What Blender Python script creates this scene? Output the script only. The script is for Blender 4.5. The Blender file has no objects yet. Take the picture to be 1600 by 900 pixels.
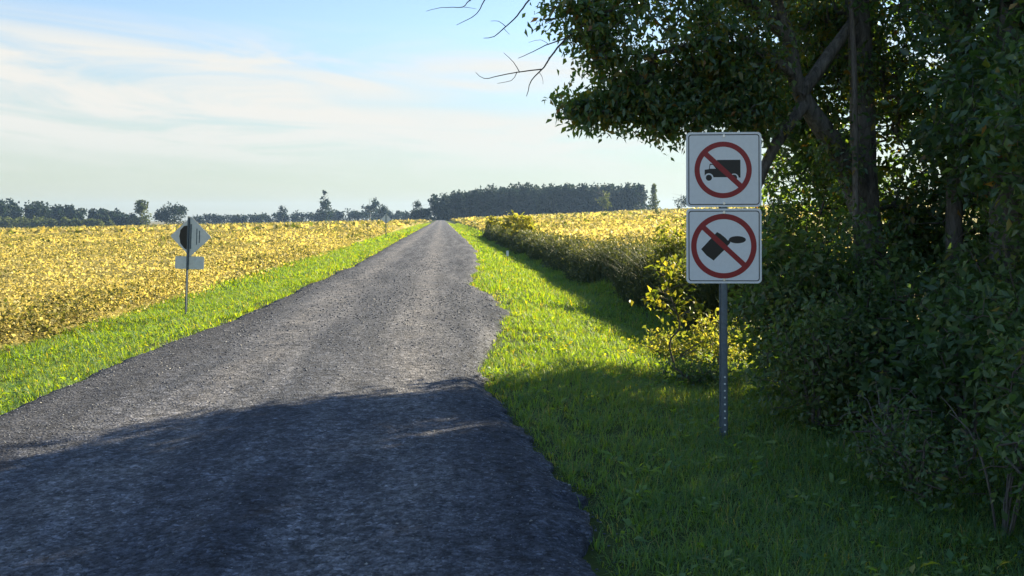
import bpy, bmesh, math
import numpy as np
from mathutils import Vector, Matrix

R = math.radians
rng = np.random.default_rng(11)
SC = bpy.context.scene
COL = SC.collection

# ------------------------------------------------------------------ camera, sky, sun, exposure
CAM_Z = 1.6
F = 1300.0                                   # focal length in photo pixels (1600 wide), horizon at y = 340
cam = bpy.data.cameras.new('camera')
cam.sensor_width = 36.0
cam.lens = 36.0 * F / 1600.0
cam.shift_y = -110.0 / 1600.0
cam.clip_start = 0.05
cam.clip_end = 9000
co = bpy.data.objects.new('camera', cam)
co.location = (0, 0, CAM_Z)
co.rotation_euler = (R(90), 0, 0)
COL.objects.link(co)
SC.camera = co

SUN_AZ, SUN_EL = R(49), R(23)                # clockwise from +Y
SUN_STR, SKY_STR, EXPO = 5.0, 0.063, 1.85
sdir = np.array([math.sin(SUN_AZ) * math.cos(SUN_EL), math.cos(SUN_AZ) * math.cos(SUN_EL), math.sin(SUN_EL)])
sl = bpy.data.lights.new('sun', 'SUN')
sl.energy = SUN_STR
sl.angle = R(0.5)
sl.color = (1.0, 0.86, 0.60)
so = bpy.data.objects.new('sun', sl)
so.rotation_euler = Vector(-sdir).to_track_quat('-Z', 'Y').to_euler()
so.location = (40, 35, 40)
COL.objects.link(so)

W = bpy.data.worlds.new('World')
SC.world = W
W.use_nodes = True
SC.view_settings.view_transform = 'Standard'
SC.view_settings.look = 'None'
SC.view_settings.exposure = EXPO
SC.view_settings.gamma = 1.0


class NT:
    """tiny helper to write node trees"""
    def __init__(s, tree):
        s.t = tree
        s.n = tree.nodes
        s.l = tree.links

    def add(s, typ, ins=None, **kw):
        n = s.n.new(typ)
        for k, v in kw.items():
            setattr(n, k, v)
        for k, v in (ins or {}).items():
            s.set(n, k, v)
        return n

    def set(s, n, k, v):
        sock = n.inputs[k]
        if isinstance(v, bpy.types.NodeSocket):
            s.l.new(v, sock)
        elif isinstance(v, bpy.types.Node):
            s.l.new(v.outputs[0], sock)
        else:
            if isinstance(v, (tuple, list)) and len(v) == 3 and sock.type == 'RGBA':
                v = (*v, 1)
            sock.default_value = v

    def math(s, op, a, b=0.0, c=0.0, clamp=False):
        n = s.add('ShaderNodeMath', {0: a, 1: b, 2: c}, operation=op, use_clamp=clamp)
        return n.outputs[0]

    def mix(s, f, a, b, blend='MIX'):
        n = s.add('ShaderNodeMix', data_type='RGBA', blend_type=blend)
        s.set(n, 0, f)
        s.set(n, 6, a)
        s.set(n, 7, b)
        return n.outputs[2]

    def noise(s, vec, scale, detail=4, rough=0.55, dist=0.0):
        return s.add('ShaderNodeTexNoise', {'Vector': vec, 'Scale': scale, 'Detail': detail, 'Roughness': rough, 'Distortion': dist})

    def ramp(s, f, stops, interp='LINEAR'):
        n = s.add('ShaderNodeValToRGB', {0: f})
        cr = n.color_ramp
        cr.interpolation = interp
        while len(cr.elements) < len(stops):
            cr.elements.new(0.5)
        for e, (p, c) in zip(cr.elements, stops):
            e.position = p
            e.color = (*c, 1) if isinstance(c, (tuple, list)) else (c, c, c, 1)
        return n.outputs[0]


def sky_nodes():
    t = NT(W.node_tree)
    bg = t.n['Background']
    bg.inputs[1].default_value = SKY_STR
    sky = t.add('ShaderNodeTexSky')
    sky.sky_type = 'NISHITA'
    sky.sun_disc = False
    sky.sun_elevation = SUN_EL
    sky.sun_rotation = SUN_AZ
    sky.air_density = 1.0
    sky.dust_density = 0.0
    sky.ozone_density = 1.8
    # thin cirrus: noise on the direction projected to a flat layer, drawn out into streaks
    d = t.add('ShaderNodeTexCoord').outputs['Generated']
    sep = t.add('ShaderNodeSeparateXYZ', {0: d})
    z = t.math('MAXIMUM', sep.outputs[2], 0.0)
    # streaks: the direction squeezed along the horizon, so that the noise is drawn out sideways
    zt = t.math('MULTIPLY_ADD', sep.outputs[0], 0.045, sep.outputs[2])
    v = t.add('ShaderNodeCombineXYZ', {0: sep.outputs[0], 1: sep.outputs[1], 2: t.math('MULTIPLY', zt, 7.5)})
    m = t.add('ShaderNodeMapping', {'Vector': v, 'Location': CLOUD_OFF})
    n1 = t.noise(m, 3.2, 10, 0.60, 0.9)
    n2 = t.noise(t.add('ShaderNodeMapping', {'Vector': v, 'Location': CLOUD_OFF2}), 1.5, 3, 0.5, 0.2)
    a = t.ramp(n1.outputs[0], [(0.33, 0.0), (0.60, 1.0)], 'EASE')
    b = t.ramp(n2.outputs[0], [(0.36, 0.0), (0.52, 1.0)], 'EASE')
    lo = t.ramp(z, [(0.035, 0.15), (0.085, 0.8), (0.12, 1.0), (0.18, 1.0), (0.225, 0.0)])
    c = t.math('MULTIPLY', t.math('MULTIPLY', a, b), lo)
    c = t.math('MULTIPLY', c, CLOUD_AMT, clamp=True)
    # a thin even veil of high cloud, denser towards the horizon
    veil = t.ramp(z, [(0.0, 0.9), (0.06, 0.78), (0.13, 0.58), (0.22, 0.15), (0.40, 0.0)])
    col = t.mix(veil, sky.outputs[0], VEIL_COL)
    col = t.mix(c, col, CLOUD_COL)
    t.set(bg, 0, col)


CLOUD_OFF, CLOUD_OFF2, CLOUD_AMT, CLOUD_COL = (5.1, 15.4, 0), (10.7, 25.2, 0), 1.0, (4.0, 3.95, 3.7)
VEIL_COL = (2.45, 2.62, 2.18)
sky_nodes()


# ------------------------------------------------------------------ helpers
def tag(o, label=None, cat=None, group=None, kind=None):
    if label: o['label'] = label
    if cat: o['category'] = cat
    if group: o['group'] = group
    if kind: o['kind'] = kind
    return o


def empty(name, loc, label, cat, group=None):
    o = bpy.data.objects.new(name, None)
    o.empty_display_size = 0.3
    COL.objects.link(o)
    o.location = loc
    return tag(o, label, cat, group)


def link(name, me, parent=None, mat=None):
    o = bpy.data.objects.new(name, me)
    COL.objects.link(o)
    if mat and not me.materials:
        me.materials.append(mat)
    if parent:
        o.parent = parent
    return o


def mesh_np(name, V, faces, mat=None, parent=None, tint=None, smooth=False, origin=None):
    """V (n,3); faces: list of int arrays (m,k)"""
    V = np.asarray(V, dtype=np.float64)
    if parent is not None and origin is None:
        origin = np.array(parent.matrix_basis.translation)
        if parent.parent:
            origin = origin + np.array(parent.parent.matrix_basis.translation)
    if origin is not None:
        V = V - np.asarray(origin)
    me = bpy.data.meshes.new(name)
    faces = [np.asarray(f, dtype=np.int32) for f in faces if len(f)]
    idx = np.concatenate([f.ravel() for f in faces])
    tot = np.concatenate([np.full(len(f), f.shape[1], np.int32) for f in faces])
    st = np.concatenate([[0], np.cumsum(tot)[:-1]]).astype(np.int32)
    me.vertices.add(len(V))
    me.vertices.foreach_set('co', V.ravel().astype(np.float32))
    me.loops.add(len(idx))
    me.loops.foreach_set('vertex_index', idx)
    me.polygons.add(len(tot))
    me.polygons.foreach_set('loop_start', st)
    me.polygons.foreach_set('loop_total', tot)
    if smooth:
        me.polygons.foreach_set('use_smooth', np.ones(len(tot), bool))
    if tint is not None:
        at = me.attributes.new('tint', 'FLOAT', 'POINT')
        at.data.foreach_set('value', np.asarray(tint, np.float32))
    me.update(calc_edges=True)
    me.validate()
    return link(name, me, parent, mat)


def bm_obj(name, bm, mat=None, parent=None, smooth=False):
    me = bpy.data.meshes.new(name)
    bmesh.ops.recalc_face_normals(bm, faces=bm.faces[:])
    bm.to_mesh(me)
    bm.free()
    if smooth:
        me.polygons.foreach_set('use_smooth', [True] * len(me.polygons))
    return link(name, me, parent, mat)


def sstep(x, a, b):
    t = np.clip((np.asarray(x, float) - a) / (b - a), 0, 1)
    return t * t * (3 - 2 * t)


def unit(v):
    return v / np.maximum(np.linalg.norm(v, axis=-1, keepdims=True), 1e-9)


def vnoise(x, y, s=1.0, seed=0):
    """cheap smooth 2-D noise in about -1..1"""
    x = np.asarray(x, float) * s
    y = np.asarray(y, float) * s
    r = np.random.default_rng(seed)
    out = np.zeros(np.broadcast(x, y).shape)
    for k in range(7):
        a = r.uniform(0, 6.283)
        f = r.uniform(0.6, 1.9)
        out = out + np.sin((x * math.cos(a) + y * math.sin(a)) * f + r.uniform(0, 6.283))
    return out / 3.2


SK = 0.0846                                    # the road heads a little left: u = x + SK*y is the distance across it


def U(x, y): return x + SK * y
def X(u, y): return u - SK * y


PU = [-2500, -420, -6.6, -5.2, -3.9, -3.3, -2.6, 1.0, 1.6, 2.6, 3.5, 4.2, 5.1, 8, 180, 2500]
PZ = [-9.7, -8.9, -0.55, -0.42, -0.15, -0.07, -0.09, -0.09, -0.1, -0.24, -0.5, -0.5, -0.2, 0.0, 7.6, 9.0]
PN = [-9.7, -8.9, -0.55, -0.42, -0.15, -0.07, -0.09, -0.09, -0.1, -0.24, -0.27, -0.24, -0.14, 0.0, 7.6, 9.0]


def ground_z(x, y):
    u = U(x, y)
    a = np.interp(u, PU, PZ)
    b = np.interp(u, PU, PN)
    w = sstep(y, 8.5, 13)
    z = a * w + b * (1 - w)
    off = np.minimum(np.abs(u + 1.0), 30)
    amp = 0.035 * sstep(off, 2.2, 4.5)
    return z + amp * vnoise(x, y, 1.3, 5) + 0.012 * sstep(off, 2.2, 3) * vnoise(x, y, 5.0, 6)


LE = ([-30, 0, 3, 7, 15, 30, 60, 600], [-9.0, -5.2, -4.3, -3.74, -3.3, -3.0, -3.1, -3.2])
RE = ([-30, 0, 2.5, 3.7, 4.95, 6.7, 8, 9.4, 11, 13, 16.6, 18.5, 20.8, 30, 41, 60, 600],
      [2.4, 1.3, .92, .80, .80, .60, .44, .45, .68, 1.0, 1.15, 0.95, .70, 1.3, 1.7, 1.8, 1.9])


def edge_l(y): return np.interp(y, *LE) + 0.05 * vnoise(0 * y, y, 1.6, 21) + 0.045 * vnoise(0 * y, y, 6, 22) + 0.025 * vnoise(0 * y, y, 17, 25)
def edge_r(y): return np.interp(y, *RE) + (0.03 + 0.04 * sstep(y, 6, 12)) * vnoise(0 * y, y, 1.9, 23) + 0.05 * vnoise(0 * y, y, 6.5, 24) + 0.035 * vnoise(0 * y, y, 17, 26)


def road_z(u, y):
    l, r = edge_l(y), edge_r(y)
    t = np.clip((u - l) / (r - l), 0, 1)
    crown = 0.045 * (1 - (2 * t - 1) ** 2)
    lip = 0.055 * sstep(np.minimum(t, 1 - t) * (r - l), 0.0, 0.22)
    rut = -0.012 * (np.exp(-((t - .3) / .07) ** 2) + np.exp(-((t - .72) / .07) ** 2))
    x = X(u, y)
    return -0.055 + crown + lip + rut + 0.010 * vnoise(x, y, 2.2, 31) + 0.006 * vnoise(x, y, 7, 32)


# ------------------------------------------------------------------ materials
def new_mat(name):
    m = bpy.data.materials.new(name)
    m.use_nodes = True
    t = NT(m.node_tree)
    return m, t, t.n['Principled BSDF']


def pos(t):
    return t.add('ShaderNodeNewGeometry').outputs['Position']


def leaf_mat(name, stops, trans=(1.6, 1.75, 0.7), tw=0.45, rough=0.5, spec=0.35, patch=None):
    """tint attribute -> colour; light also passes through the blade"""
    m, t, p = new_mat(name)
    at = t.add('ShaderNodeAttribute', attribute_name='tint')
    col = t.ramp(at.outputs['Fac'], stops)
    if patch:
        n = t.noise(pos(t), patch[0], 4, 0.6)
        col = t.mix(t.ramp(n.outputs[0], [(patch[2], 0.0), (patch[3], 1.0)]), col, patch[1])
    t.set(p, 'Base Color', col)
    p.inputs['Roughness'].default_value = rough
    p.inputs['Specular IOR Level'].default_value = spec
    tr = t.add('ShaderNodeBsdfTranslucent', {'Color': t.mix(1.0, col, trans, 'MULTIPLY')})
    mx = t.add('ShaderNodeMixShader', {0: tw, 1: p.outputs[0], 2: tr.outputs[0]})
    t.l.new(mx.outputs[0], t.n['Material Output'].inputs[0])
    return m


def plain(name, col, rough=0.6, metal=0.0, spec=0.5, var=0.12, scale=20.0, bump=0.0):
    m, t, p = new_mat(name)
    tc = t.add('ShaderNodeTexCoord').outputs['Object']
    n = t.noise(tc, scale, 5, 0.6)
    f = t.ramp(n.outputs[0], [(0.3, 1 - var), (0.7, 1 + var * 0.4)])
    t.set(p, 'Base Color', t.mix(1.0, col, f, 'MULTIPLY'))
    p.inputs['Roughness'].default_value = rough
    p.inputs['Metallic'].default_value = metal
    p.inputs['Specular IOR Level'].default_value = spec
    if bump:
        b = t.add('ShaderNodeBump', {'Strength': bump, 'Distance': 0.01, 'Height': n.outputs[0]})
        t.l.new(b.outputs[0], p.inputs['Normal'])
    return m


def road_u(t, P):
    s = t.add('ShaderNodeSeparateXYZ', {0: P})
    return t.math('MULTIPLY_ADD', s.outputs[1], SK, s.outputs[0]), s.outputs[1]


def make_ground_mat():
    m, t, p = new_mat('soil and thatch')
    P = pos(t)
    u, y = road_u(t, P)
    n = t.noise(P, 3.0, 8, 0.65)
    g = t.ramp(n.outputs[0], [(0.3, (0.045, 0.06, 0.018)), (0.55, (0.075, 0.10, 0.025)), (0.75, (0.10, 0.12, 0.04))])
    n2 = t.noise(P, 0.25, 6, 0.6)
    f = t.ramp(n2.outputs[0], [(0.35, (0.13, 0.11, 0.045)), (0.65, (0.20, 0.17, 0.06))])
    au = t.math('ABSOLUTE', t.math('ADD', u, 1.0))
    far = t.add('ShaderNodeMapRange', {0: au, 1: 5.6, 2: 7.5}).outputs[0]
    t.set(p, 'Base Color', t.mix(far, g, f))
    p.inputs['Roughness'].default_value = 0.95
    p.inputs['Specular IOR Level'].default_value = 0.1
    b = t.add('ShaderNodeBump', {'Strength': 0.8, 'Distance': 0.03, 'Height': t.noise(P, 18, 6, 0.7).outputs[0]})
    t.l.new(b.outputs[0], p.inputs['Normal'])
    return m


def make_road_mat():
    m, t, p = new_mat('asphalt millings')
    P = pos(t)
    u, y = road_u(t, P)
    sv = t.add('ShaderNodeCombineXYZ', {0: u, 1: t.math('MULTIPLY', y, 0.10)})
    big = t.noise(sv, 2.6, 6, 0.6, 0.4)
    vor = t.add('ShaderNodeTexVoronoi', {'Vector': P, 'Scale': 46.0, 'Randomness': 1.0})
    vor2 = t.add('ShaderNodeTexVoronoi', {'Vector': P, 'Scale': 120.0, 'Randomness': 1.0})
    base = t.ramp(big.outputs[0], [(0.34, (0.034, 0.041, 0.060)), (0.5, (0.068, 0.075, 0.098)), (0.66, (0.120, 0.125, 0.148))])
    # paler dusty wheel tracks, a darker fresh strip along the left shoulder
    wob = t.math('MULTIPLY_ADD', t.noise(sv, 0.9, 3, 0.5).outputs[0], 0.7, -0.35)
    uw = t.math('ADD', u, wob)
    def band(c0, w): return t.math('EXPONENT', t.math('MULTIPLY', t.math('POWER', t.math('ABSOLUTE', t.math('DIVIDE', t.math('SUBTRACT', uw, c0), w)), 2.0), -1.0))
    pat = t.ramp(t.noise(P, 1.4, 6, 0.65).outputs[0], [(0.35, 0.15), (0.65, 1.0)])
    trk = t.math('MULTIPLY', t.math('MAXIMUM', band(-2.05, .38), band(-0.35, .38)), pat)
    base = t.mix(t.math('MULTIPLY', trk, 0.8), base, (0.185, 0.180, 0.190))
    sh = t.add('ShaderNodeMapRange', {0: uw, 1: -2.55, 2: -2.95}).outputs[0]
    base = t.mix(t.math('MULTIPLY', sh, 0.55), base, (0.040, 0.042, 0.052))
    st = t.add('ShaderNodeSeparateColor', {0: vor.outputs['Color']})
    mid = t.noise(P, 13.0, 4, 0.6)
    base = t.mix(1.0, base, t.ramp(mid.outputs[0], [(0.33, 0.55), (0.5, 0.95), (0.66, 1.5)]), 'MULTIPLY')
    k = t.ramp(st.outputs[0], [(0.0, 0.55), (0.6, 1.0), (0.86, 1.25), (0.95, 1.6), (1.0, 2.0)])
    c = t.mix(1.0, base, k, 'MULTIPLY')
    st2 = t.add('ShaderNodeSeparateColor', {0: vor2.outputs['Color']})
    c = t.mix(1.0, c, t.ramp(st2.outputs[1], [(0.0, 0.7), (1.0, 1.3)]), 'MULTIPLY')
    t.set(p, 'Base Color', c)
    p.inputs['Roughness'].default_value = 0.9
    p.inputs['Specular IOR Level'].default_value = 0.25
    h = t.math('ADD', t.math('MULTIPLY', vor.outputs['Distance'], -1.0), t.math('MULTIPLY', vor2.outputs['Distance'], -0.4))
    h = t.math('ADD', h, t.math('MULTIPLY', st.outputs[1], 0.5))
    b0 = t.add('ShaderNodeBump', {'Strength': 0.8, 'Distance': 0.05, 'Height': mid.outputs[0]})
    b = t.add('ShaderNodeBump', {'Strength': 1.0, 'Distance': 0.012, 'Height': h, 'Normal': b0})
    t.l.new(b.outputs[0], p.inputs['Normal'])
    return m


def make_field_mat():
    m, t, p = new_mat('soybean canopy')
    P = pos(t)
    n = t.noise(P, 0.9, 9, 0.72)
    n2 = t.noise(P, 0.045, 5, 0.6)
    c = t.ramp(n.outputs[0], [(0.30, (0.18, 0.16, 0.06)), (0.45, (0.27, 0.235, 0.09)), (0.58, (0.38, 0.32, 0.11)), (0.72, (0.47, 0.40, 0.14))])
    g = t.ramp(n.outputs[0], [(0.3, (0.09, 0.09, 0.025)), (0.7, (0.30, 0.27, 0.07))])
    t.set(p, 'Base Color', t.mix(t.ramp(n2.outputs[0], [(0.42, 0.0), (0.62, 0.8)]), c, g))
    p.inputs['Roughness'].default_value = 0.9
    p.inputs['Specular IOR Level'].default_value = 0.1
    b = t.add('ShaderNodeBump', {'Strength': 1.0, 'Distance': 0.35, 'Height': t.noise(P, 2.2, 8, 0.75).outputs[0]})
    t.l.new(b.outputs[0], p.inputs['Normal'])
    return m


def bark_mat(name, a, b_, scale=9):
    m, t, p = new_mat(name)
    tc = t.add('ShaderNodeTexCoord').outputs['Object']
    mp = t.add('ShaderNodeMapping', {'Vector': tc, 'Scale': (1, 1, 0.22)})
    n = t.noise(mp, scale * 2.2, 8, 0.7, 0.6)
    t.set(p, 'Base Color', t.ramp(n.outputs[0], [(0.35, a), (0.65, b_)]))
    p.inputs['Roughness'].default_value = 0.9
    p.inputs['Specular IOR Level'].default_value = 0.2
    b = t.add('ShaderNodeBump', {'Strength': 1.0, 'Distance': 0.03, 'Height': n.outputs[0]})
    t.l.new(b.outputs[0], p.inputs['Normal'])
    return m


M = dict(
    ground=make_ground_mat(), road=make_road_mat(), field=make_field_mat(),
    grass=leaf_mat('verge grass', [(0.0, (0.065, 0.15, 0.075)), (0.45, (0.125, 0.25, 0.115)), (0.8, (0.20, 0.30, 0.115)), (0.93, (0.25, 0.26, 0.12)), (1.0, (0.31, 0.30, 0.18))], (2.7, 2.0, 0.08), 0.55, 0.5, 0.3),
    soy=leaf_mat('soybean leaves', [(0.0, (0.085, 0.12, 0.025)), (0.25, (0.15, 0.155, 0.04)), (0.42, (0.24, 0.225, 0.09)), (0.55, (0.38, 0.315, 0.135)), (0.70, (0.50, 0.435, 0.16)), (0.84, (0.57, 0.46, 0.13)), (0.93, (0.60, 0.54, 0.24)), (1.0, (0.64, 0.59, 0.34))], (1.2, 1.12, 0.7), 0.55, 0.55, 0.25),
    weed=leaf_mat('weed stalks', [(0.0, (0.05, 0.075, 0.04)), (0.5, (0.095, 0.11, 0.055)), (0.8, (0.15, 0.165, 0.05)), (1.0, (0.34, 0.30, 0.09))], (1.4, 1.4, 0.6), 0.22, 0.6, 0.2),
    leaf=leaf_mat('woodland leaves', [(0.0, (0.034, 0.080, 0.044)), (0.5, (0.066, 0.135, 0.070)), (0.85, (0.115, 0.175, 0.060)), (0.95, (0.17, 0.15, 0.03)), (1.0, (0.22, 0.10, 0.04))], (2.4, 2.2, 0.4), 0.48, 0.42, 0.9),
    sap=leaf_mat('sapling leaves', [(0.0, (0.09, 0.13, 0.02)), (0.6, (0.20, 0.22, 0.03)), (1.0, (0.36, 0.30, 0.05))], (1.7, 1.65, 0.7), 0.5, 0.45, 0.4),
    shrub=leaf_mat('shrub leaves', [(0.0, (0.040, 0.084, 0.042)), (0.6, (0.074, 0.138, 0.052)), (0.93, (0.11, 0.155, 0.06)), (1.0, (0.18, 0.15, 0.07))], (2.0, 2.0, 0.5), 0.42, 0.5, 0.6),
    weedy=leaf_mat('hedge leaves', [(0.0, (0.07, 0.10, 0.03)), (0.6, (0.16, 0.19, 0.05)), (1.0, (0.34, 0.30, 0.09))], (1.9, 1.8, 0.6), 0.52, 0.5, 0.3),
    far=leaf_mat('far foliage', [(0.0, (0.010, 0.021, 0.018)), (0.6, (0.019, 0.036, 0.025)), (1.0, (0.045, 0.065, 0.034))], (1.3, 1.4, 0.7), 0.25, 0.7, 0.15),
    far_pale=leaf_mat('far pale foliage', [(0.0, (0.06, 0.08, 0.03)), (0.6, (0.10, 0.12, 0.04)), (1.0, (0.17, 0.17, 0.06))], (1.3, 1.4, 0.7), 0.3, 0.7, 0.15),
    bark=bark_mat('furrowed bark', (0.05, 0.047, 0.043), (0.20, 0.188, 0.172)),
    bark2=bark_mat('pale thin bark', (0.09, 0.08, 0.07), (0.22, 0.20, 0.18), 14),
    twig=plain('twig wood', (0.11, 0.09, 0.075), 0.9, 0, 0.2),
    stone=None,
)


def stone_mat():
    m, t, p = new_mat('crushed stone')
    at = t.add('ShaderNodeAttribute', attribute_name='tint')
    t.set(p, 'Base Color', t.ramp(at.outputs['Fac'], [(0.0, (0.030, 0.036, 0.052)), (0.5, (0.077, 0.089, 0.118)), (0.8, (0.16, 0.173, 0.205)), (0.95, (0.27, 0.265, 0.26)), (1.0, (0.40, 0.39, 0.38))]))
    p.inputs['Roughness'].default_value = 0.8
    p.inputs['Specular IOR Level'].default_value = 0.3
    return m


M['stone'] = stone_mat()

# ------------------------------------------------------------------ ground and road
def grid_faces(nr, nc):
    i = np.arange(nr - 1)[:, None] * nc + np.arange(nc - 1)[None, :]
    i = i.ravel()
    return np.stack([i, i + 1, i + nc + 1, i + nc], 1)


def spaced(a, b, d0, g):
    out = [a]
    d = d0
    while out[-1] < b:
        out.append(out[-1] + d)
        d *= g
    out[-1] = b
    return np.array(out)


ys = np.concatenate([-spaced(3, 2500, .5, 1.35)[::-1], spaced(-2.5, 2500, .16, 1.012)])
us = np.concatenate([-spaced(6, 2300, .35, 1.13)[::-1], np.arange(-5.8, 6, .2), spaced(6.1, 2300, .3, 1.13)])
YY, UU = np.meshgrid(ys, us, indexing='ij')
XX = X(UU, YY) * (np.abs(YY) < 1e9)
g = mesh_np('ground', np.stack([XX, YY, ground_z(XX, YY)], -1).reshape(-1, 3), [grid_faces(len(ys), len(us))], M['ground'], smooth=True)
tag(g, 'flat farmland ground falling gently from right to left', kind='structure')

ry = np.concatenate([np.arange(-25, 2, .5), np.arange(2, 14, .06), spaced(14, 505, .07, 1.02)])
tt = np.concatenate([[0, .004, .015, .03, .05], np.linspace(.08, .92, 44), [.95, .97, .985, .996, 1]])
RY, RT = np.meshgrid(ry, tt, indexing='ij')
l, r_ = edge_l(RY), edge_r(RY)
RU = l + (r_ - l) * RT
RZ = road_z(RU, RY)
RZ[:, 0] = RZ[:, -1] = -0.2
rd = mesh_np('road', np.stack([X(RU, RY), RY, RZ], -1).reshape(-1, 3), [grid_faces(len(ry), len(tt))], M['road'], smooth=True)
tag(rd, 'straight dark gravel road of asphalt millings running to the far wood', kind='structure')


def stones():
    n = 36000
    y = 2.6 * (55 / 2.6) ** (rng.random(n) ** 0.85)
    l, r = edge_l(y), edge_r(y)
    t = rng.random(n)
    t = np.where(rng.random(n) < .10, np.where(rng.random(n) < .5, -.02, 1.02) + rng.normal(0, .022, n), t)
    u = l + (r - l) * (t * 1.02 - 0.01)
    ok = (X(u, y) > -0.68 * y - 1) & (rng.random(n) > sstep(y, 14, 52)) & (vnoise(u * 2.5, y * .35, 1, 77) + rng.normal(0, .7, n) > -0.6)
    u, y = u[ok], y[ok]
    n = len(y)
    z = np.where((u > edge_l(y)) & (u < edge_r(y)), road_z(u, y), ground_z(X(u, y), y))
    s = (0.0045 + 0.0095 * rng.random(n) ** 2.5) * np.clip(y / 8, 0.85, 2.0)
    o = np.array([[1, 0, 0], [-1, 0, 0], [0, 1, 0], [0, -1, 0], [0, 0, 1], [0, 0, -1]], float)
    v = o[None] * rng.uniform(.55, 1.25, (n, 6, 1)) + rng.normal(0, .22, (n, 6, 3))
    a = rng.uniform(0, 6.28, n)
    c, sn = np.cos(a), np.sin(a)
    vx = v[..., 0] * c[:, None] - v[..., 1] * sn[:, None]
    vy = v[..., 0] * sn[:, None] + v[..., 1] * c[:, None]
    v = np.stack([vx, vy, v[..., 2] * .5], -1) * s[:, None, None]
    v += np.stack([X(u, y), y, z + s * .25], -1)[:, None]
    f = np.array([[0, 2, 4], [2, 1, 4], [1, 3, 4], [3, 0, 4], [2, 0, 5], [1, 2, 5], [3, 1, 5], [0, 3, 5]])
    F = (np.arange(n)[:, None, None] * 6 + f[None]).reshape(-1, 3)
    tint = np.repeat(np.clip(rng.beta(3.0, 2.0, n), 0, 1), 6)
    ob = mesh_np('loose_gravel', v.reshape(-1, 3), [F], M['stone'], tint=tint)
    tag(ob, 'loose grey crushed stones scattered over the dark gravel road', 'gravel', kind='stuff')


stones()

# ------------------------------------------------------------------ blades, leaves
def blades(P, h, w, lean, tint, name, mat, label, cat, parent=None, az=None):
    n = len(P)
    a = rng.uniform(0, 6.283, n) if az is None else az
    d = np.stack([np.cos(a), np.sin(a), 0 * a], 1)
    s = np.stack([-np.sin(a), np.cos(a), 0 * a], 1)
    up = np.array([0, 0, 1.0])
    m = P + up * (h * .55)[:, None] + d * (h * lean * .3)[:, None]
    tp = P + up * (h * (1 - .25 * lean))[:, None] + d * (h * lean)[:, None]
    w = w[:, None]
    V = np.stack([P - s * w / 2, P + s * w / 2, m - s * w * .4, m + s * w * .4, tp], 1).reshape(-1, 3)
    b = np.arange(n)[:, None] * 5
    Q = b + np.array([[0, 1, 3, 2]])
    T = b + np.array([[2, 3, 4]])
    ob = mesh_np(name, V, [Q, T], mat, parent, tint=np.repeat(tint, 5))
    return tag(ob, label, cat, kind='stuff')


def leaf_mesh(C, D, N, L, Wd, fold=0.22):
    """C base points, D axis, N face normal; five points per leaf, four faces"""
    D = unit(D)
    S = unit(np.cross(D, N))
    N = np.cross(S, D)
    L = L[:, None]
    Wd = Wd[:, None]
    V = np.stack([C, C + D * L * .42 - S * Wd * .5 + N * Wd * fold, C + D * L * .42 + S * Wd * .5 + N * Wd * fold,
                  C + D * L * .5, C + D * L - N * L * .08], 1).reshape(-1, 3)
    b = np.arange(len(C))[:, None, None] * 5
    T = (b + np.array([[0, 3, 1], [0, 2, 3], [1, 3, 4], [3, 2, 4]])[None]).reshape(-1, 3)
    return V, T


def rand_dir(n):
    return unit(rng.normal(size=(n, 3)))


def pts_zone(u0, u1, y0, y1, dens, power=1.0):
    n = int((u1 - u0) * (y1 - y0) * dens)
    y = y0 + (y1 - y0) * rng.random(n) ** power
    u = rng.uniform(u0, u1, n)
    return u, y


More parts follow.
